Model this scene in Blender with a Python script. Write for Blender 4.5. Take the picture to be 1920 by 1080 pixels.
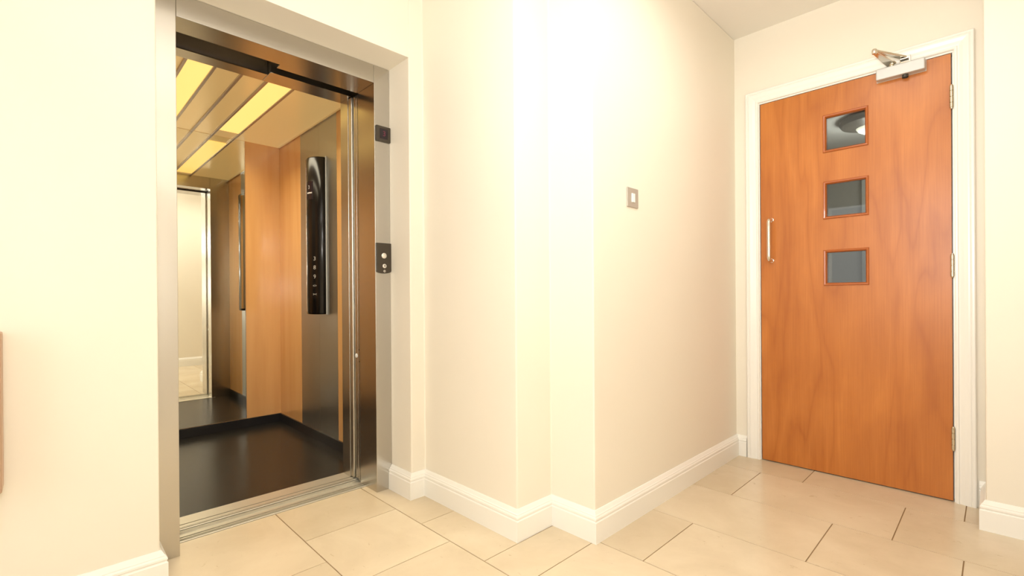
import bpy, bmesh, math, random
from mathutils import Vector, Matrix
random.seed(7)
for o in list(bpy.data.objects): bpy.data.objects.remove(o)
S = bpy.context.scene
COL = S.collection
R = math.radians

# ------------------------------------------------------------------ camera
cam = bpy.data.cameras.new('camera'); cam_o = bpy.data.objects.new('camera', cam); COL.objects.link(cam_o)
F_PX, YAW, PITCH, ROLL = 894.85, R(45.4585), R(-0.082), R(-0.4015)
fwd = Vector((-math.sin(YAW)*math.cos(PITCH), math.cos(YAW)*math.cos(PITCH), math.sin(PITCH)))
rt = Vector((math.cos(YAW), math.sin(YAW), 0)); up = rt.cross(fwd)
r2 = math.cos(ROLL)*rt + math.sin(ROLL)*up; u2 = -math.sin(ROLL)*rt + math.cos(ROLL)*up
m = Matrix((r2, u2, -fwd)).transposed().to_4x4(); m.translation = (1.9417, -1.2376, 0.9488)
cam_o.matrix_world = m
cam.sensor_fit = 'HORIZONTAL'; cam.sensor_width = 36; cam.lens = F_PX/1920*36
cam.shift_y = 17.48/1920; cam.clip_start = 0.02
S.camera = cam_o

# ------------------------------------------------------------------ world, exposure, large lights
w = bpy.data.worlds.new('world'); S.world = w; w.use_nodes = True
w.node_tree.nodes['Background'].inputs[0].default_value = (0.9, 0.92, 1, 1)
w.node_tree.nodes['Background'].inputs[1].default_value = 0.0
S.view_settings.view_transform = 'Standard'; S.view_settings.look = 'None'
S.view_settings.gamma = 1; S.view_settings.use_curve_mapping = False
S.view_settings.exposure = 0.16

def area(name, loc, target, sx, sy, power, col):
    l = bpy.data.lights.new(name, 'AREA'); l.shape = 'RECTANGLE'; l.size = sx; l.size_y = sy
    l.energy = power; l.color = col
    o = bpy.data.objects.new(name, l); COL.objects.link(o); o.location = loc
    o.rotation_euler = (Vector(target)-Vector(loc)).to_track_quat('-Z', 'Y').to_euler()
    return o
area('added_window_fill', (1.10, -2.54, 1.30), (1.10, 0, 1.15), 1.4, 1.5, 11, (1.0, 0.985, .985))  # added fill light, placed just inside the unseen window
for xx, yy, pw in ((1.40, -1.35, 6), (1.55, .55, 6)):
    area('added_lobby_fill', (xx, yy, 2.36), (xx, yy, 0), 0.5, 0.5, pw, (1.0, 0.98, 0.94))  # added overhead fill for the lobby, outside the view
area('added_bounce_fill', (1.62, -.9, 1.70), (1.45, -.3, 2.47), .3, .3, 13, (1.0, 0.985, .985))  # added up-light, bounced off the ceiling to even out the walls
area('added_rear_bounce', (1.86, -1.60, 1.25), (2.22, -1.0, 1.15), .15, .15, 16, (1.0, 0.985, .985))  # added lamp aimed at the right wall, brightens steel fronts and car
area('added_camera_flash', (2.02, -1.34, 1.10), (.6, .2, 1.0), .09, .06, 6, (1.0, 0.985, .985))  # small flash added by the camera for highlights on steel and laminate
for yy in (-.679, -.310):
    area('lift_lamp_light', (-1.24, yy, 2.10), (-1.24, yy, 0), 1.2, .11, 6, (1.0, .90, .68)).data.spread = R(125)
pl = bpy.data.lights.new('stair_lamp_light', 'POINT'); pl.energy = 13; pl.color = (1.0, .98, .92); pl.shadow_soft_size = .09
plo = bpy.data.objects.new('stair_lamp_light', pl); COL.objects.link(plo); plo.location = (1.22, 3.8, 2.17)

# ------------------------------------------------------------------ helpers
class MB:
    def __init__(s): s.bm = bmesh.new()
    def box(s, x0, x1, y0, y1, z0, z1):
        x0, x1 = sorted((x0, x1)); y0, y1 = sorted((y0, y1)); z0, z1 = sorted((z0, z1))
        v = [s.bm.verts.new(p) for p in ((x0,y0,z0),(x1,y0,z0),(x1,y1,z0),(x0,y1,z0),(x0,y0,z1),(x1,y0,z1),(x1,y1,z1),(x0,y1,z1))]
        for f in ((3,2,1,0),(4,5,6,7),(0,1,5,4),(1,2,6,5),(2,3,7,6),(3,0,4,7)): s.bm.faces.new([v[i] for i in f])
        return s
    def prism(s, pts, axis, a, b):
        """pts: 2D polygon; extruded along axis from a to b. 2D coords are the remaining axes in xyz order"""
        def P(p, t):
            return {'x': (t, p[0], p[1]), 'y': (p[0], t, p[1]), 'z': (p[0], p[1], t)}[axis]
        A = [s.bm.verts.new(P(p, a)) for p in pts]; B = [s.bm.verts.new(P(p, b)) for p in pts]
        n = len(pts)
        s.bm.faces.new(A); s.bm.faces.new(B[::-1])
        for i in range(n): s.bm.faces.new((A[i], B[i], B[(i+1) % n], A[(i+1) % n]))
        bmesh.ops.recalc_face_normals(s.bm, faces=s.bm.faces)
        return s
    def lathe(s, prof, c, axis='z', n=48):
        """prof: list of (radius, t) along axis"""
        ax = {'x': (Vector((0,1,0)), Vector((0,0,1)), Vector((1,0,0))), 'y': (Vector((0,0,1)), Vector((1,0,0)), Vector((0,1,0))), 'z': (Vector((1,0,0)), Vector((0,1,0)), Vector((0,0,1)))}[axis]
        c = Vector(c); rings = []
        for r, t in prof:
            if r < 1e-6: rings.append([s.bm.verts.new(c+ax[2]*t)]); continue
            rings.append([s.bm.verts.new(c + ax[2]*t + ax[0]*r*math.cos(2*math.pi*i/n) + ax[1]*r*math.sin(2*math.pi*i/n)) for i in range(n)])
        for a, b in zip(rings, rings[1:]):
            for i in range(n):
                j = (i+1) % n
                if len(a) == 1 and len(b) == 1: continue
                if len(a) == 1: s.bm.faces.new((a[0], b[j], b[i]))
                elif len(b) == 1: s.bm.faces.new((a[i], a[j], b[0]))
                else: s.bm.faces.new((a[i], a[j], b[j], b[i]))
        bmesh.ops.recalc_face_normals(s.bm, faces=s.bm.faces)
        return s
    def tube(s, pts, r, n=16):
        pts = [Vector(p) for p in pts]; rings = []
        ref = None
        for i, p in enumerate(pts):
            d = ((pts[min(i+1, len(pts)-1)]-p).normalized() + (p-pts[max(i-1, 0)]).normalized()).normalized()
            if ref is None:
                ref = d.orthogonal().normalized()
            ref = (ref - d*ref.dot(d)).normalized(); b = d.cross(ref)
            rr = r[i] if isinstance(r, (list, tuple)) else r
            rings.append([s.bm.verts.new(p + ref*rr*math.cos(2*math.pi*k/n) + b*rr*math.sin(2*math.pi*k/n)) for k in range(n)])
        for a, b in zip(rings, rings[1:]):
            for i in range(n): s.bm.faces.new((a[i], a[(i+1) % n], b[(i+1) % n], b[i]))
        s.bm.faces.new(rings[0][::-1]); s.bm.faces.new(rings[-1])
        bmesh.ops.recalc_face_normals(s.bm, faces=s.bm.faces)
        return s
    def sweep(s, path, prof, side=1):
        """prof (offset, z) swept along a 2D wall path with mitres; offset goes to the left of travel when side=1"""
        n = len(path); P = [Vector(p) for p in path]; rings = []
        for i in range(n):
            ds = []
            if i > 0: ds.append((P[i]-P[i-1]).normalized())
            if i < n-1: ds.append((P[i+1]-P[i]).normalized())
            ns = [Vector((-d.y, d.x))*side for d in ds]
            if len(ns) == 2:
                mm = (ns[0]+ns[1]); mm = mm/ (mm.length_squared/2) if mm.length > 1e-6 else ns[0]
            else: mm = ns[0]
            rings.append([s.bm.verts.new((P[i].x+mm.x*o, P[i].y+mm.y*o, z)) for o, z in prof])
        k = len(prof)
        for a, b in zip(rings, rings[1:]):
            for i in range(k): s.bm.faces.new((a[i], a[(i+1) % k], b[(i+1) % k], b[i]))
        s.bm.faces.new(rings[0][::-1]); s.bm.faces.new(rings[-1])
        bmesh.ops.recalc_face_normals(s.bm, faces=s.bm.faces)
        return s
    def build(s, name, mat, parent=None, bevel=0, seg=2, smooth=False, kind=None, label=None):
        me = bpy.data.meshes.new(name); s.bm.to_mesh(me); s.bm.free()
        o = bpy.data.objects.new(name, me); COL.objects.link(o)
        for mm in (mat if isinstance(mat, (list, tuple)) else [mat]): me.materials.append(mm)
        if parent: o.parent = parent
        if bevel:
            b = o.modifiers.new('bevel', 'BEVEL'); b.width = bevel; b.segments = seg; b.limit_method = 'ANGLE'; b.angle_limit = R(35)
            b.harden_normals = False
        if smooth:
            for p in me.polygons: p.use_smooth = True
            e = o.modifiers.new('split', 'EDGE_SPLIT'); e.split_angle = R(40)
        if kind: o['kind'] = kind
        if label: o['label'] = label
        return o
def thing(name, label, cat, loc=(0,0,0), group=None, kind=None):
    o = bpy.data.objects.new(name, None); COL.objects.link(o); o.location = (0,0,0)
    o.empty_display_size = .1
    o['label'] = label; o['category'] = cat
    if group: o['group'] = group
    if kind: o['kind'] = kind
    return o
def st(o, label, cat):
    o['kind'] = 'structure'; o['label'] = label; o['category'] = cat; return o
def text(body, size, loc, rot, mat, parent, name, ext=0.0004):
    c = bpy.data.curves.new(name, 'FONT'); c.body = body; c.size = size; c.extrude = ext; c.align_x = 'CENTER'; c.align_y = 'CENTER'
    o = bpy.data.objects.new(name, c); COL.objects.link(o); o.location = loc; o.rotation_euler = rot
    bpy.context.view_layer.update()
    me = bpy.data.meshes.new_from_object(o); bpy.data.objects.remove(o); bpy.data.curves.remove(c)
    o = bpy.data.objects.new(name, me); COL.objects.link(o); o.location = loc; o.rotation_euler = rot
    if not me.materials: me.materials.append(mat)
    else: me.materials[0] = mat
    o.parent = parent
    return o

# ------------------------------------------------------------------ materials
def mat(name, col, rough=.5, metal=0., spec=.5, coat=0., emit=None, es=0., ior=1.5):
    m = bpy.data.materials.new(name); m.use_nodes = True
    b = m.node_tree.nodes['Principled BSDF']
    b.inputs['Base Color'].default_value = (*col, 1); b.inputs['Roughness'].default_value = rough
    b.inputs['Metallic'].default_value = metal; b.inputs['Specular IOR Level'].default_value = spec
    b.inputs['Coat Weight'].default_value = coat; b.inputs['IOR'].default_value = ior
    if emit: b.inputs['Emission Color'].default_value = (*emit, 1); b.inputs['Emission Strength'].default_value = es
    return m
def nodes(m): return m.node_tree.nodes, m.node_tree.links, m.node_tree.nodes['Principled BSDF']
def coords(m, scale=(1,1,1), rot=(0,0,0)):
    N, L, b = nodes(m); t = N.new('ShaderNodeTexCoord'); mp = N.new('ShaderNodeMapping')
    L.new(t.outputs['Object'], mp.inputs[0]); mp.inputs['Scale'].default_value = scale; mp.inputs['Rotation'].default_value = rot
    return mp
def noise(m, mp, scale, detail=4, rough=.5, dist=0):
    N, L, b = nodes(m); n = N.new('ShaderNodeTexNoise'); L.new(mp.outputs[0], n.inputs['Vector'])
    n.inputs['Scale'].default_value = scale; n.inputs['Detail'].default_value = detail; n.inputs['Roughness'].default_value = rough; n.inputs['Distortion'].default_value = dist
    return n
def ramp(m, src, stops):
    N, L, b = nodes(m); r = N.new('ShaderNodeValToRGB'); L.new(src, r.inputs[0])
    while len(r.color_ramp.elements) < len(stops): r.color_ramp.elements.new(.5)
    for e, (p, c) in zip(r.color_ramp.elements, stops): e.position = p; e.color = (*c, 1)
    return r
def bump(m, src, strength, dist=.001):
    N, L, b = nodes(m); bp_ = N.new('ShaderNodeBump'); bp_.inputs['Strength'].default_value = strength; bp_.inputs['Distance'].default_value = dist
    L.new(src, bp_.inputs['Height']); L.new(bp_.outputs[0], b.inputs['Normal']); return bp_
def maprange(m, src, a, b_, socket):
    N, L, b = nodes(m); r = N.new('ShaderNodeMapRange'); L.new(src, r.inputs[0]); r.inputs[3].default_value = a; r.inputs[4].default_value = b_
    L.new(r.outputs[0], b.inputs[socket]); return r

def paint(name, col, rough=.55, tex=.12):
    m = mat(name, col, rough, spec=.35); mp = coords(m)
    n = noise(m, mp, 160, 3, .6); bump(m, n.outputs['Fac'], tex, .0006)
    n2 = noise(m, mp, 1.3, 2, .5); c2 = tuple(c*.975 for c in col)
    r = ramp(m, n2.outputs['Fac'], [(.35, c2), (.65, col)]); nodes(m)[1].new(r.outputs[0], nodes(m)[2].inputs['Base Color'])
    return m
WALL = paint('cream_wall_paint', (.872, .812, .688))
CEIL = paint('ceiling_paint', (.87, .835, .755), .7)
TRIM = mat('white_gloss_trim', (.90, .88, .81), .28, spec=.5)
GREYW = paint('stairwell_paint', (.62, .62, .60), .7)
DARK = mat('dark_void', (.012, .012, .013), .6)

def brushed(name, col, rough, axis='z', strength=.25, var=.06):
    """grain lines run along axis"""
    m = mat(name, col, rough, 1.0)
    sc = {'z': (400, 400, 3), 'y': (400, 3, 400), 'x': (3, 400, 400)}[axis]
    mp = coords(m, sc); n = noise(m, mp, 1, 3, .6)
    bump(m, n.outputs['Fac'], strength, .0002)
    return m
STEEL = brushed('brushed_steel_upright', (.56, .54, .50), .25, 'z', .07)
STEELH = brushed('brushed_steel_level', (.54, .52, .48), .25, 'y', .07)
ALU = mat('aluminium_sill', (.66, .63, .54), .36, .7)
CHROME = mat('polished_nickel', (.78, .74, .66), .16, 1.0)
LIP = mat('pale_satin_lip', (.60, .57, .50), .34, 1.0)
HINGE = mat('brass_toned_steel', (.60, .54, .42), .27, 1.0)
SILVER = brushed('silver_car_panel', (.47, .475, .45), .36, 'z', .08, .04)
GOLDC = mat('glowing_amber_ceiling', (.55, .42, .22), .22, .35, emit=(1, .66, .24), es=.30)  # weak even glow put into the dull ceiling panels to brighten them
TROUGH = mat('grooved_ceiling_rail', (.52, .47, .44), .35, .8)
MIRROR = mat('mirror_glass', (.83, .82, .72), .005, 1.0)
def laminate():
    m = mat('orange_laminate', (.75, .42, .16), .2, coat=.4); N, L, b = nodes(m)
    mp = coords(m, (9, 9, .8)); n = noise(m, mp, 1.5, 3, .5, .3)
    r = ramp(m, n.outputs['Fac'], [(.3, (.70, .375, .135)), (.7, (.77, .44, .17))]); L.new(r.outputs[0], b.inputs['Base Color'])
    b.inputs['Coat Roughness'].default_value = .12
    return m
LAM = laminate()
def carfloor():
    m = mat('charcoal_lift_vinyl', (.03, .025, .02), .27, spec=.3); N, L, b = nodes(m)
    mp = coords(m); n = noise(m, mp, 90, 5, .7)
    r = ramp(m, n.outputs['Fac'], [(.40, (.008, .007, .006)), (.55, (.017, .015, .012)), (.68, (.045, .040, .031))]); L.new(r.outputs[0], b.inputs['Base Color'])
    bump(m, n.outputs['Fac'], .05, .0005)
    return m
CARFLOOR = carfloor()
BLACKP = mat('black_kick_plate', (.012, .011, .012), .25)
GLOSSBLK = mat('gloss_black_plastic', (.008, .007, .007), .16, spec=.35)
DIFF = mat('yellow_light_diffuser', (.9, .75, .35), .4, emit=(1.0, .67, .19), es=.88)
GREYPRINT = mat('pale_grey_print', (.5, .48, .45), .5)
REDLED = mat('dim_red_led', (.1, .01, .03), .4, emit=(.6, .08, .16), es=.10)
BTN = mat('satin_steel_button', (.80, .77, .70), .35, .6)
CALLBLK = mat('dark_brown_plate', (.045, .034, .022), .32, spec=.5)
DISPLAY = mat('display_glass', (.02, .014, .018), .12)
SATINP = mat('satin_grey_closer', (.56, .565, .54), .42, .3)
SWPLATE = mat('satin_nickel_plate', (.50, .47, .41), .42, .35)
WHITEPL = mat('white_plastic', (.92, .91, .88), .3)
OPAL = mat('opal_diffuser', (.9, .9, .85), .4, emit=(1, .95, .7), es=.6)
BRONZE = mat('dark_bezel', (.05, .045, .035), .4)

def wood():
    m = mat('cherry_veneer', (.6, .25, .06), .36, coat=.06); N, L, b = nodes(m)
    b.inputs['Coat Roughness'].default_value = .22
    tc = N.new('ShaderNodeTexCoord')
    def M(scale, loc=(0,0,0)):
        q = N.new('ShaderNodeMapping'); L.new(tc.outputs['Object'], q.inputs[0]); q.inputs['Scale'].default_value = scale; q.inputs['Location'].default_value = loc; return q
    # cathedral figure: height above a slowly waving surface, read as thin rings
    big = noise(m, M((4.2, 4.2, .62), (3.1, 0, 1.7)), 1.0, 2.5, .5, .35)
    mul = N.new('ShaderNodeMath'); mul.operation = 'MULTIPLY'; L.new(big.outputs['Fac'], mul.inputs[0]); mul.inputs[1].default_value = 15
    fr = N.new('ShaderNodeMath'); fr.operation = 'PINGPONG'; L.new(mul.outputs[0], fr.inputs[0]); fr.inputs[1].default_value = 1
    fine = noise(m, M((150, 150, 3.5)), 1.0, 4, .65)
    blot = noise(m, M((5, 5, 2.2), (8, 0, 0)), 1.0, 3, .55, .6)
    a = ramp(m, fr.outputs[0], [(0, (.465, .145, .021)), (.25, (.51, .167, .026)), (1, (.555, .192, .034))])
    c = ramp(m, blot.outputs['Fac'], [(.3, (.88, .82, .74)), (.7, (1.08, 1.10, 1.12))])
    mx = N.new('ShaderNodeMix'); mx.data_type = 'RGBA'; mx.blend_type = 'MULTIPLY'; mx.inputs[0].default_value = .85
    L.new(a.outputs[0], mx.inputs[6]); L.new(c.outputs[0], mx.inputs[7])
    d = ramp(m, fine.outputs['Fac'], [(.35, (.90, .86, .80)), (.6, (1, 1, 1))])
    mx2 = N.new('ShaderNodeMix'); mx2.data_type = 'RGBA'; mx2.blend_type = 'MULTIPLY'; mx2.inputs[0].default_value = .8
    L.new(mx.outputs[2], mx2.inputs[6]); L.new(d.outputs[0], mx2.inputs[7]); L.new(mx2.outputs[2], b.inputs['Base Color'])
    return m
WOOD = wood()
BEAD = mat('red_brown_bead', (.42, .11, .018), .3, coat=.2)
def glass():
    m = bpy.data.materials.new('grey_fire_glass'); m.use_nodes = True; N, L = m.node_tree.nodes, m.node_tree.links
    N.remove(N['Principled BSDF']); out = N['Material Output']
    t = N.new('ShaderNodeBsdfTransparent'); t.inputs[0].default_value = (.74, .76, .74, 1)
    g = N.new('ShaderNodeBsdfGlossy'); g.inputs['Roughness'].default_value = .02; g.inputs[0].default_value = (.9, .9, .9, 1)
    f = N.new('ShaderNodeFresnel'); f.inputs[0].default_value = 1.5
    mx = N.new('ShaderNodeMixShader'); L.new(f.outputs[0], mx.inputs[0]); L.new(t.outputs[0], mx.inputs[1]); L.new(g.outputs[0], mx.inputs[2]); L.new(mx.outputs[0], out.inputs[0])
    return m
GLASS = glass()
def tile():
    m = mat('limestone_tile', (.7, .58, .4), .2, spec=.5); N, L, b = nodes(m)
    mp = coords(m); n = noise(m, mp, 3.2, 6, .6, .4)
    base = ramp(m, n.outputs['Fac'], [(.3, (.655, .540, .375)), (.55, (.725, .61, .435)), (.75, (.77, .665, .49))])
    at = N.new('ShaderNodeAttribute'); at.attribute_name = 'tone'
    tr = ramp(m, at.outputs['Fac'], [(0, (.93, .92, .90)), (1, (1.03, 1.03, 1.03))])
    mx = N.new('ShaderNodeMix'); mx.data_type = 'RGBA'; mx.blend_type = 'MULTIPLY'; mx.inputs[0].default_value = 1
    L.new(base.outputs[0], mx.inputs[6]); L.new(tr.outputs[0], mx.inputs[7])
    mp2 = coords(m, (1, 1.7, 1), (0, 0, .6)); n2 = noise(m, mp2, 17, 5, .7, .8)
    sp = ramp(m, n2.outputs['Fac'], [(.30, (.80, .76, .70)), (.36, (1, 1, 1))])
    mx2 = N.new('ShaderNodeMix'); mx2.data_type = 'RGBA'; mx2.blend_type = 'MULTIPLY'; mx2.inputs[0].default_value = .8
    L.new(mx.outputs[2], mx2.inputs[6]); L.new(sp.outputs[0], mx2.inputs[7]); L.new(mx2.outputs[2], b.inputs['Base Color'])
    n3 = noise(m, mp, 6, 4, .6); b.inputs['Roughness'].default_value = .24
    return m
TILE = tile()
GROUT = mat('brown_grout', (.30, .19, .09), .8)

# ------------------------------------------------------------------ the setting
H = 2.471; X1, X2, XO = .626, .847, 2.22; Y0, YB, YC, YD = -2.6, .078, .281, 1.7154
X3, Y3 = 1.908, 1.459
ZR = 2.08; YL = -.966; XR = -.1765       # lift recess: head height, left edge, depth of frame face
G = .025                                # slabs reach a little past one another

def structure(name, mb, mt, label, cat, **k): return st(mb.build(name, mt, **k), label, cat)
structure('wall_left', MB().prism([(-.3, Y0-.1), (0, Y0-.1), (0, YL), (-.3, YL)], 'z', 0, H), WALL, 'cream wall left of the lift opening', 'wall', bevel=.004)
structure('wall_lift', MB().box(-.3, 0, YL, 0, ZR, H), WALL, 'cream wall above the lift opening with recessed soffit', 'wall')
structure('wall_corner', MB().prism([(-.3, 0), (0, 0), (0, YB), (X1, YB), (X1, YC), (X2, YC), (X2, 1.95), (-.3, 1.95)], 'z', 0, H), WALL,
          'stepped cream wall between the lift and the wooden door', 'wall', bevel=.005)
dL, dR, dT = .988, 1.8015, 2.043
structure('wall_back', MB().box(X2, dL-.03, YD, YD+.12, 0, H).box(dR+.03, X3, YD, YD+.12, 0, H).box(dL-.03, dR+.03, YD, YD+.12, dT+.03, H), WALL, 'cream wall around the wooden door', 'wall')
structure('wall_right', MB().prism([(X3, 1.95), (X3, Y3), (XO, Y3), (XO, Y0-.1), (XO+.15, Y0-.1), (XO+.15, 1.95)], 'z', 0, H), WALL, 'cream wall right of the wooden door, standing forward of it', 'wall', bevel=.005)
structure('wall_front', MB().box(0, .38, Y0-.1, Y0, 0, H).box(1.82, XO, Y0-.1, Y0, 0, H).box(.38, 1.82, Y0-.1, Y0, 0, .5).box(.38, 1.82, Y0-.1, Y0, 2.1, H), WALL, 'cream wall behind the camera with an added window', 'wall')
structure('ceiling', MB().box(-.3, XO+.15, Y0-.1, 1.95, H, H+.06), CEIL, 'plain cream ceiling of the lobby', 'ceiling')
SHAFT = mat('shaft_concrete', (.10, .10, .10), .9)
structure('wall_shaft', MB().box(-2.2, -2.1, -1.4, .5, 0, H).box(-2.1, -.3, -1.4, -1.3, 0, H).box(-2.1, -.3, .42, .5, 0, H), SHAFT, 'dark concrete walls of the lift shaft around the car', 'wall')
structure('ceiling_shaft', MB().box(-2.2, -.3, -1.4, .5, H, H+.06), SHAFT, 'dark top of the lift shaft above the car', 'ceiling')
wn = thing('added_window_1', 'unseen window added behind the camera for fill light', 'window', kind='structure')  # made-up window, gives the fill light at this wall a body
f = MB(); wa, wb = Y0-.09, Y0-.03
for p, q in ((.38, .43), (1.77, 1.82), (1.08, 1.12)): f.box(p, q, wa, wb, .5, 2.1)
f.box(.43, 1.77, wa, wb, .5, .55).box(.43, 1.77, wa, wb, 2.05, 2.1)
f.build('window_frame', TRIM, wn, bevel=.004)
MB().box(.42, 1.09, wa+.02, wa+.026, .54, 2.06).build('pane', GLASS, wn); MB().box(1.11, 1.78, wa+.02, wa+.026, .54, 2.06).build('pane', GLASS, wn)

# floor: grout bed and every tile in one mesh
bm = bmesh.new(); lay = bm.faces.layers.float.new('tone')
def flat(x0, x1, y0, y1, z, mi, tone):
    v = [bm.verts.new(p) for p in ((x0,y0,z),(x1,y0,z),(x1,y1,z),(x0,y1,z))]; f = bm.faces.new(v); f.material_index = mi; f[lay] = tone
    if mi == 0:
        b = [bm.verts.new((q.co.x, q.co.y, z-.003)) for q in v]
        for i in range(4):
            g = bm.faces.new((v[i], b[i], b[(i+1)%4], v[(i+1)%4])); g.material_index = 0; g[lay] = tone
fx0, fx1, fy0, fy1 = -.287, XO+.1, Y0-.05, 1.90
flat(fx0, fx1, fy0, fy1, -.0022, 1, 0)
j = .002
rr = random.Random(3)
k0 = int(math.floor((fy0-.288)/.401))
for k in range(k0, 5):
    ya, yb = max(.288+.401*k, fy0), min(.288+.401*(k+1), fy1)
    if k == -3: ya = -1.12
    if k == -4: yb = -1.12
    if yb-ya < .01: continue
    off = .247 if k % 2 else .046
    left = sorted(x for x in [off+.4*i for i in range(-3, 3)] if 0 < x < .80)
    rj = {0: [1.05, 1.65], 1: [1.461, 1.856], 2: [1.053, 1.654], 3: [1.249, 1.843], -1: [1.25, 1.85], -2: [1.05, 1.65]}.get(k, [1.25, 1.85] if k % 2 else [1.05, 1.65])
    xs = [fx0]+left+[.846]+rj+([2.25] if k % 2 == 0 else [])+[fx1]
    for a, b in zip(xs, xs[1:]):
        flat(a+j, b-j, ya+j, yb-j, 0, 0, rr.random())
me = bpy.data.meshes.new('floor'); bm.to_mesh(me); bm.free(); me.materials.append(TILE); me.materials.append(GROUT)
fl = bpy.data.objects.new('floor', me); COL.objects.link(fl); st(fl, 'cream limestone tiled lobby floor with brown joints', 'floor')

# skirting
SK = [(-.002, 0), (.020, 0), (.020, .080), (.0165, .0835), (.0165, .087), (.019, .090), (.0185, .096), (.0145, .101), (.0145, .104), (.011, .107), (.007, .114), (.004, .119), (-.002, .120)]
structure('baseboard_left', MB().sweep([(0, Y0+.02), (0, YL), (XR+.001, YL)], SK, -1), TRIM, 'white moulded skirting left of the lift', 'skirting board')
structure('baseboard_corner', MB().sweep([(XR+.001, 0), (0, 0), (0, YB), (X1, YB), (X1, YC), (X2, YC), (X2, YD), (.909, YD)], SK, -1), TRIM, 'white moulded skirting along the stepped wall', 'skirting board')
structure('baseboard_right', MB().sweep([(1.884, YD), (X3, YD), (X3, Y3), (XO, Y3), (XO, Y0), (0.02, Y0)], SK, -1), TRIM, 'white moulded skirting of the wall right of the door', 'skirting board')

# door lining and architrave
structure('trim_1', MB().box(dL-.03, dL-.002, YD-.002, YD+.12, 0, dT).box(dR+.002, dR+.03, YD-.002, YD+.12, 0, dT).box(dL-.03, dR+.03, YD-.002, YD+.12, dT+.001, dT+.03)
          .box(dL-.002, dL+.012, YD+.049, YD+.075, 0, dT).box(dR-.012, dR+.002, YD+.049, YD+.075, 0, dT).box(dL+.012, dR-.012, YD+.049, YD+.075, dT-.012, dT+.001), TRIM, 'white lining of the wooden door opening', 'door lining')
AW = .068
AR = [(0, 0), (0, .012), (.004, .015), (.010, .015), (.013, .011), (.018, .012), (.030, .017), (.044, .0205), (.050, .0205), (.054, .018), (.057, .021), (.064, .021), (AW, .017), (AW, 0)]
ab = MB()
i0, i1, it = dL-.007, dR+.007, dT+.009
rings = []
for (x, z, dx, dz) in ((i0, 0, -1, 0), (i0, it, -1, 1), (i1, it, 1, 1), (i1, 0, 1, 0)):
    rings.append([ab.bm.verts.new((x+dx*a, YD-t, z+dz*a)) for a, t in AR])
for a, b in zip(rings, rings[1:]):
    for i in range(len(AR)-1): ab.bm.faces.new((a[i], a[i+1], b[i+1], b[i]))
ab.bm.faces.new(rings[0]); ab.bm.faces.new(rings[-1][::-1])
bmesh.ops.recalc_face_normals(ab.bm, faces=ab.bm.faces)
structure('trim_2', ab, TRIM, 'white moulded architrave around the wooden door', 'architrave')

# ------------------------------------------------------------------ stairwell behind the wooden door
structure('wall_stairwell', MB().box(.2, .3, YD+.13, 5.2, 0, 2.6).box(2.6, 2.7, YD+.13, 5.2, 0, 2.6).box(.2, 2.7, 5.2, 5.3, 0, 2.6).box(.95, 1.12, 4.9, 5.2, 0, 2.6), GREYW, 'dim grey wall seen through the door panes', 'wall')
structure('floor_stairwell', MB().box(.2, 2.7, 1.93, 5.3, -.05, -.004), TILE, 'stairwell floor behind the wooden door', 'floor')
structure('ceiling_stairwell', MB().box(.2, 2.7, YD+.13, 5.3, 2.45, 2.6), GREYW, 'stairwell ceiling behind the wooden door', 'ceiling')
lamp = thing('ceiling_lamp', 'round dark rimmed ceiling lamp seen through the top pane of the wooden door', 'lamp')
lc = (1.22, 3.8, 2.45)
MB().lathe([(0, 0), (.245, 0), (.25, -.03), (.235, -.055), (.13, -.085)], lc).build('bezel', BRONZE, lamp, smooth=True)
MB().lathe([(.13, -.083), (.115, -.105), (.08, -.125), (.04, -.135), (0, -.137)], lc).build('lamp_shade', OPAL, lamp, smooth=True)

# added lobby ceiling lights, out of view, bodies for the fill lamps
for xx, yy, where in ((1.40, -1.35, 'above the viewer'), (1.55, .55, 'nearer the wooden door, above the picture')):
    ll = thing('added_ceiling_light', 'round opal ceiling light added out of view to fill the lobby, ' + where, 'lamp', group='added lobby ceiling lights')
    MB().lathe([(0, 0), (.20, 0), (.20, -.03), (.18, -.035)], (xx, yy, H)).build('base', WHITEPL, ll, smooth=True)
    MB().lathe([(.18, -.033), (.16, -.06), (.10, -.08), (0, -.088)], (xx, yy, H)).build('lamp_shade', WHITEPL, ll, smooth=True)

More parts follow.
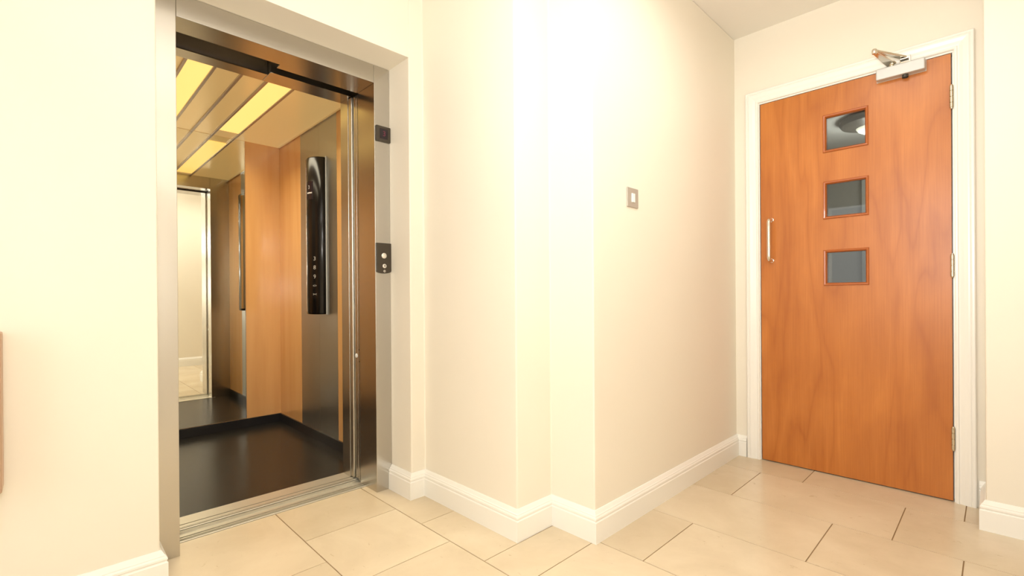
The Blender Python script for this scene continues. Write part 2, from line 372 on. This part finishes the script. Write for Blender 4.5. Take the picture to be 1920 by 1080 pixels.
# ------------------------------------------------------------------ wooden door
door = thing('door_1', 'orange brown veneered wooden door with three small square panes', 'door', kind='structure')
yf, yb_ = YD-.003, YD+.041
x0, x1, z0, z1 = .991, 1.7985, .006, 2.040
wx0, wx1 = 1.303, 1.490
wz = [(1.700, 1.889), (1.350, 1.539), (1.000, 1.179)]
d = MB()
zs = [z0]+sorted([z for p in wz for z in p])+[z1]
for i in range(len(zs)-1):
    if i % 2 == 0: d.box(x0, x1, yf, yb_, zs[i], zs[i+1])
    else: d.box(x0, wx0, yf, yb_, zs[i], zs[i+1]).box(wx1, x1, yf, yb_, zs[i], zs[i+1])
bmesh.ops.remove_doubles(d.bm, verts=d.bm.verts, dist=1e-5)
d.build('door_leaf', WOOD, door)
for a, b in wz:
    fr = MB(); bw = .014; pr = [(0, 0), (0, .004), (.003, .007), (.009, .006), (bw, -.002), (bw, -.019), (0, -.019)]
    rg = []
    for (x, z, dx, dz) in ((wx0-.004, a-.004, 1, 1), (wx1+.004, a-.004, -1, 1), (wx1+.004, b+.004, -1, -1), (wx0-.004, b+.004, 1, -1)):
        rg.append([fr.bm.verts.new((x+dx*o, yf-t, z+dz*o)) for o, t in pr])
    n = len(pr)
    for q in range(4):
        A, B = rg[q], rg[(q+1) % 4]
        for i in range(n): fr.bm.faces.new((A[i], A[(i+1) % n], B[(i+1) % n], B[i]))
    bmesh.ops.recalc_face_normals(fr.bm, faces=fr.bm.faces)
    bead = fr.build('glazing_bead', WOOD if False else BEAD, door)
    MB().box(wx0-.001, wx1+.001, yf+.0195, yf+.0255, a-.001, b+.001).build('pane', GLASS, bead)
# pull handle
hy = yf-.052; hx = 1.048
hp = [(hx, yf, 1.150)] + [(hx, yf-.035-.017*math.sin(t), 1.150-.017+.017*math.cos(t)) for t in [i*math.pi/2/6 for i in range(0, 7)]]
# straight D handle with rounded bends
def bendpath(zb, zt, r):
    P = [(hx, yf+.001, zb)]
    for i in range(7):
        t = i/6*math.pi/2; P.append((hx, hy+r-r*math.sin(t), zb+r-r*math.cos(t)))
    for i in range(7):
        t = i/6*math.pi/2; P.append((hx, hy+r-r*math.cos(t), zt-r+r*math.sin(t)))
    P.append((hx, yf+.001, zt)); return P
hnd = MB().tube(bendpath(1.142, 1.372, .022), .0095).build('pull_handle', CHROME, door, smooth=True)
for z in (1.142, 1.372):
    MB().lathe([(.0, -.003), (.011, -.003), (.0115, -.001), (.0115, .001)], (hx, yf, z), 'y').build('rose', CHROME, hnd, smooth=True)
# hinges
for zc in (1.842, 1.076, .289):
    q = MB(); cx_, cy_ = 1.8005, yf-.006
    q.lathe([(0, -.055), (.004, -.055), (.0055, -.052), (.0055, -.049), (.0072, -.048), (.0072, -.0280), (.0045, -.0276), (.0045, -.0260), (.0072, -.0256), (.0072, -.0015), (.0045, -.001), (.0045, .001),
             (.0072, .0015), (.0072, .0256), (.0045, .0260), (.0045, .0276), (.0072, .0280), (.0072, .048), (.0055, .049), (.0055, .052), (.004, .055), (0, .055)], (cx_, cy_, zc), 'z', 20)
    h = q.build('hinge', HINGE, door, smooth=True)
    MB().box(1.7988, 1.8012, yf-.006, yf+.03, zc-.048, zc+.048).build('hinge_leaf', HINGE, h)
# closer
CB = yf-.045
cl = MB().box(1.531, 1.713, CB, yf, 1.990, 2.042).build('door_closer', SATINP, door, bevel=.004, label='silver grey overhead door closer body')
MB().box(1.529, 1.715, yf-.005, yf, 1.989, 2.0432).build('mounting_plate', SATINP, cl, bevel=.001)
MB().lathe([(.0, .014), (.011, .014), (.012, .010), (.012, -.003)], (1.640, yf-.022, 1.990-.010), 'z', 24).build('adjuster', BRONZE, cl, smooth=True)
MB().lathe([(0, .012), (.010, .012), (.012, .008), (.012, 0)], (1.590, yf-.022, 2.042), 'z', 24).build('spindle', CHROME, cl, smooth=True)
elbow = Vector((1.543, YD-.165, 2.083)); s0 = Vector((1.590, yf-.022, 2.056)); b0 = Vector((1.640, YD-.045, 2.064))
def flatarm(a, b, w0, w1, t):
    d_ = (b-a).normalized(); sd = d_.cross(Vector((0, 0, 1))).normalized(); upv = sd.cross(d_).normalized(); q = MB()
    vs = []
    for p, ww in ((a, w0), (b, w1)):
        for sx_, sz_ in ((-1, -1), (1, -1), (1, 1), (-1, 1)): vs.append(q.bm.verts.new(p+sd*ww*sx_/2+upv*t*sz_/2))
    for f_ in ((3,2,1,0),(4,5,6,7),(0,1,5,4),(1,2,6,5),(2,3,7,6),(3,0,4,7)): q.bm.faces.new([vs[i] for i in f_])
    bmesh.ops.recalc_face_normals(q.bm, faces=q.bm.faces)
    return q
flatarm(s0, elbow, .040, .018, .009).build('closer_arm', CHROME, cl, bevel=.002)
flatarm(elbow+Vector((0,0,.006)), b0, .016, .026, .009).build('closer_arm', CHROME, cl, bevel=.002)
MB().lathe([(0, -.008), (.009, -.008), (.011, -.005), (.011, .010), (.008, .014), (0, .015)], elbow, 'z', 24).build('elbow_joint', CHROME, cl, smooth=True)
MB().box(1.624, 1.656, YD-.060, YD-.019, 2.053, 2.059).box(1.620, 1.660, YD-.024, YD-.016, 2.048, 2.080).build('arm_bracket', CHROME, cl, bevel=.0015)

# ------------------------------------------------------------------ lift entrance
YJL, YJR, ZH = -.881, -.0836, 1.9924
ent = thing('lift_entrance', 'brushed steel frame around the open lift doorway with grooved sill', 'lift doorway')
XI = -.345
MB().box(XR, XI, YJR, -.001, 0, ZR-.001).build('jamb', STEEL, ent, bevel=.0015)
MB().box(XR, -.305, YL+.001, YJL, 0, ZR-.001).build('jamb', STEEL, ent, bevel=.0015)
MB().prism([(XR, YJL+.0005), (XR, YJR-.0005), (XI, YJR-.0005), (XI, -.475), (-.302, -.475), (-.302, YJL+.0005)], 'z', ZH, ZR-.001).build('header', STEELH, ent, bevel=.0015)
# landing sill, grooved, in section x,z
def sill(xa, xb, grooves, ztop, depth):
    pts = [(xa, -.03), (xa, ztop-.002), (xa-.002, ztop)]
    for g0, g1 in grooves: pts += [(g0, ztop), (g0, ztop-depth), (g1, ztop-depth), (g1, ztop)]
    pts += [(xb+.002, ztop), (xb, ztop-.002), (xb, -.03)]
    return pts
q = MB(); q.prism(sill(-.288, -.392, [(-.2925, -.313), (-.319, -.330), (-.343, -.386)], .004, .010), 'y', YJL-.03, YJR+.03)
q.build('landing_sill', ALU, ent)
q = MB()
for i in range(2):
    xq = -.352-.0*i
MB().box(-.3455, -.381, YJR+.008, .30, .006, ZH-.004).build('landing_door', STEEL, ent, bevel=.003)
MB().box(-.350, -.3535, YJR+.001, YJR+.0078, .006, ZH-.004).build('edge_seal', LIP, ent)
MB().lathe([(0, -.001), (.003, -.001), (.003, .001), (0, .001)], (-.349, YJR-.0005, .682), 'y', 12).build('screw_hole', DARK, ent)
MB().lathe([(0, -.001), (.0022, -.001), (.0022, .001), (0, .001)], (-.347, YJR-.0005, .622), 'y', 12).build('screw_hole', DARK, ent)

# landing call panel and floor indicator
cp = thing('call_panel', 'dark lift call plate with round silver buttons on right steel jamb', 'lift call panel')
pts = [(-.0795, 1.216), (.0005, 1.216), (.0005, 1.080)] + [(-.0395+.040*math.cos(t), 1.080-.013*math.sin(t)) for t in [i*math.pi/10 for i in range(1, 10)]] + [(-.0795, 1.080)]
MB().prism(pts, 'x', XR-.0005, XR+.0075).build('plate', CALLBLK, cp, bevel=.0015)
for (yy, zz, r_, nm) in ((-.040, 1.154, .0135, 'call_button'), (-.038, 1.1035, .0105, 'key_switch'), (-.0385, 1.0785, .0062, 'indicator_ring')):
    b_ = MB().lathe([(0, .003), (r_*.85, .003), (r_, .0015), (r_, -.001)], (XR+.0075, yy, zz), 'x', 32).build(nm, BTN, cp, smooth=True)
    if nm != 'call_button':
        rr_ = .0032 if nm == 'key_switch' else .0025
        MB().lathe([(0, .0036), (rr_, .0036), (rr_, .002)], (XR+.0075, yy, zz), 'x', 16).build('key_hole', CALLBLK, b_)
        if nm == 'key_switch': MB().box(XR+.0105, XR+.0110, yy-.001, yy+.001, zz+.003, zz+.007).build('key_slot', CALLBLK, b_)
fi = thing('floor_indicator', 'small dark square floor display with dim red digit on right steel jamb', 'lift display')
MB().box(XR-.0005, XR+.0095, -.077, .0010, 1.714, 1.790).build('housing', CALLBLK, fi, bevel=.004, seg=3)
MB().box(XR+.0096, XR+.0101, -.060, -.016, 1.727, 1.777).build('screen', DISPLAY, fi)
text('3', .036, (XR+.0104, -.036, 1.752), (R(90), 0, R(90)), REDLED, fi, 'digit')

# ------------------------------------------------------------------ lift car
car = thing('lift_car', 'open lift car with mirror, orange and silver panels and dark floor', 'lift')
CX0, CX1, CY0, CY1, CZ = -.5425, -1.95, -1.030, .075, 2.11
MB().box(CX0+.001, CX1-.03, CY0-.03, CY1+.03, -.04, 0).build('floor_covering', CARFLOOR, car)
MB().box(CX1, CX1-.02, CY0-.02, CY1+.02, 0, CZ+.05).build('rear_panel', LAM, car, label='orange laminate panel beside the mirror')
for nm, yy, s in (('side_panel', CY1, 1), ('side_panel', CY0, -1)):
    MB().box(CX1+.0005, -1.5265, yy, yy+s*.02, 0, CZ+.05).build(nm, LAM, car, label='orange side panel nearest the mirror')
    MB().box(-1.5255, -1.2135, yy, yy+s*.02, 0, CZ+.05).build(nm, SILVER, car, label='silver side panel, rear half')
    MB().box(-1.2125, -.9425, yy, yy+s*.02, 0, CZ+.05).build(nm, SILVER, car, label='silver side panel, front half')
    MB().box(-.9415, CX0-.0005, yy, yy+s*.02, 0, CZ+.05).build(nm, LAM, car, label='orange side panel nearest the doorway')
# black kick plates
MB().box(CX1+.0005, CX1+.012, CY0+.0005, CY1-.0005, .0005, .063).build('kick_plate', BLACKP, car, bevel=.001)
MB().box(CX1+.0125, CX0-.001, CY1-.012, CY1-.0005, .0005, .063).build('kick_plate', BLACKP, car, bevel=.001)
MB().box(CX1+.0125, CX0-.001, CY0+.0005, CY0+.012, .0005, .063).build('kick_plate', BLACKP, car, bevel=.001)
# mirror
mi = MB().box(CX1+.0005, CX1+.005, -.784, -.172, .066, CZ-.002).build('mirror', MIRROR, car)
MB().box(CX1+.0005, CX1+.0065, -.1718, -.1668, .066, CZ-.002).build('mirror_edge', CHROME, mi, bevel=.001)
MB().box(CX1+.0005, CX1+.0065, -.7892, -.7842, .066, CZ-.002).build('mirror_edge', CHROME, mi, bevel=.001)
# front returns and car header
MB().box(CX0, -.457, YJR, CY1+.02, 0, CZ+.05).build('front_return', STEEL, car, bevel=.0015)
MB().box(CX0, -.457, CY0-.02, YJL, 0, CZ+.05).build('front_return', STEEL, car, bevel=.0015)
hd = MB().box(CX0, -.460, YJL+.0005, -.4755, 2.000, CZ+.05).box(CX0, -.424, -.4745, YJR-.0005, 2.000, CZ+.05).build('car_header', STEELH, car, bevel=.0015)
MB().box(-.4585, -.4555, YJL+.0005, -.48, 1.9975, 2.004).box(-.4225, -.4195, -.4655, YJR-.001, 1.9975, 2.004).build('header_lip', CHROME, hd)
# car door leading edge
cd = MB().box(-.386, -.4175, YJR+.010, .30, .008, 2.0).build('car_door', STEEL, car, bevel=.003)
MB().box(-.4215, -.4545, YJR+.0015, .30, .008, 1.997).build('car_door', LIP, car, bevel=.004)
MB().lathe([(0, -.004), (.009, -.004), (.011, -.002), (.011, .001)], (-.397, YJR+.0098, .648), 'y', 24).build('door_stop_button', WHITEPL, cd, smooth=True)
# car sill
q = MB(); q.prism(sill(-.405, CX0, [(-.412, -.419), (-.425, -.428), (-.450, -.458)], .004, .012), 'y', YJL-.03, YJR+.03)
q.build('car_sill', ALU, car)
# ceiling with rails and light diffusers
GR = [-.740, -.618, -.498, -.378, -.242]
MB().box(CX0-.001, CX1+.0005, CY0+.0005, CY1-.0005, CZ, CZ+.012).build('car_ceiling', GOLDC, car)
for a, b in ((GR[0], GR[1]), (GR[3], GR[4])):
    dd = MB().box(-.62, -1.79, a+.006, b-.006, CZ-.0045, CZ-.0005).build('light_diffuser', DIFF, car, label='lit yellow ceiling diffuser')
for g in GR: MB().box(CX0-.004, CX1+.007, g-.0075, g+.0075, CZ-.010, CZ-.0002).build('ceiling_rail', TROUGH, car, bevel=.002)
for yy in (CY1-.011, CY0+.001): MB().box(CX0-.002, CX1+.007, yy, yy+.010, CZ-.011, CZ-.0005).build('ceiling_edge_trim', CHROME, car)

# car operating panel
op = thing('control_panel', 'tall gloss black curved lift control panel with floor buttons on silver panel', 'lift control panel')
OX, OA, OP = -1.193, .100, .085
def cop_pt(t, lift=0.0):
    nx, ny = math.cos(t)/OA, -math.sin(t)/OP; L_ = math.hypot(nx, ny)
    return OX+OA*math.cos(t)+lift*nx/L_, CY1-OP*math.sin(t)+lift*ny/L_, math.atan2(nx, -ny)
q = MB(); rg = []
for z, ins in [(.843, .010), (.845, .004), (.851, 0), (1.852, 0), (1.858, .004), (1.860, .010)]:
    k_ = 1-ins/OP
    rg.append([q.bm.verts.new((OX+OA*k_*math.cos(t), CY1-.0005-(OP*k_-.0005)*math.sin(t), z)) for t in [math.pi*i/40 for i in range(41)]])
n = len(rg[0])
for a, b in zip(rg, rg[1:]):
    for i in range(n): q.bm.faces.new((a[i], a[(i+1) % n], b[(i+1) % n], b[i]))
q.bm.faces.new(rg[0][::-1]); q.bm.faces.new(rg[-1]); bmesh.ops.recalc_face_normals(q.bm, faces=q.bm.faces)
q.build('housing', GLOSSBLK, op, smooth=True)
MB().box(OX-OA-.006, OX+OA+.006, CY1-.008, CY1-.0003, .840, 1.863).build('back_plate', SATINP, op, bevel=.002)
def curved_plate(t0, t1, za, zb, lift=.0006):
    q = MB(); A = []; B = []
    for i in range(9):
        x, y, _ = cop_pt(t0+(t1-t0)*i/8, lift); A.append(q.bm.verts.new((x, y, za))); B.append(q.bm.verts.new((x, y, zb)))
    for i in range(8, -1, -1):
        x, y, _ = cop_pt(t0+(t1-t0)*i/8, -.002); A.append(q.bm.verts.new((x, y, za))); B.append(q.bm.verts.new((x, y, zb)))
    n = len(A)
    for i in range(n): q.bm.faces.new((A[i], A[(i+1) % n], B[(i+1) % n], B[i]))
    q.bm.faces.new(A[::-1]); q.bm.faces.new(B); bmesh.ops.recalc_face_normals(q.bm, faces=q.bm.faces)
    return q
curved_plate(R(102), R(177), .862, 1.845, .0008).build('reflection_strip', CHROME, op, smooth=True, label='metal strip standing in for the bright reflection on the panel side')  # chrome stands in for a bright reflection along the housing side
for tx, z in (('3', 1.201), ('8', 1.144), ('9', 1.085), ('<>', 1.027), ('><', .972)):
    bt = curved_plate(R(33), R(67), z-.025, z+.025).build('button', GLOSSBLK, op, smooth=True)
    x, y, ph = cop_pt(R(50), .0016)
    text(tx, .036 if len(tx) == 1 else .024, (x, y, z), (R(90), 0, ph), GREYPRINT, bt, 'legend')
dp = curved_plate(R(55), R(92), 1.585, 1.70).build('display', DISPLAY, op, smooth=True)
x, y, ph = cop_pt(R(75), .0014)
text('3', .032, (x, y, 1.662), (R(90), 0, ph), GREYPRINT, dp, 'legend')
curved_plate(R(60), R(86), 1.622, 1.631, .0012).build('arrow_mark', GREYPRINT, dp)

# ------------------------------------------------------------------ things on the walls
wc = thing('wall_cabinet', 'tan wooden wall box just showing at the left edge of the picture', 'wall cabinet')
TAN = mat('tan_wood', (.52, .34, .22), .45)
MB().box(-.0005, .085, -1.75, -1.317, .435, .862).build('body', TAN, wc, bevel=.003)
MB().box(.0855, .102, -1.748, -1.319, .437, .860).build('door', TAN, wc, bevel=.003)

# ------------------------------------------------------------------ wall switch
sw = thing('light_switch', 'square satin metal switch plate with white rocker on the wall', 'light switch')
MB().box(X2-.0005, X2+.006, .520, .607, 1.326, 1.409).build('plate', SWPLATE, sw, bevel=.0025, seg=3)
MB().box(X2+.0055, X2+.0095, .552, .576, 1.348, 1.386).build('rocker', WHITEPL, sw, bevel=.0015)
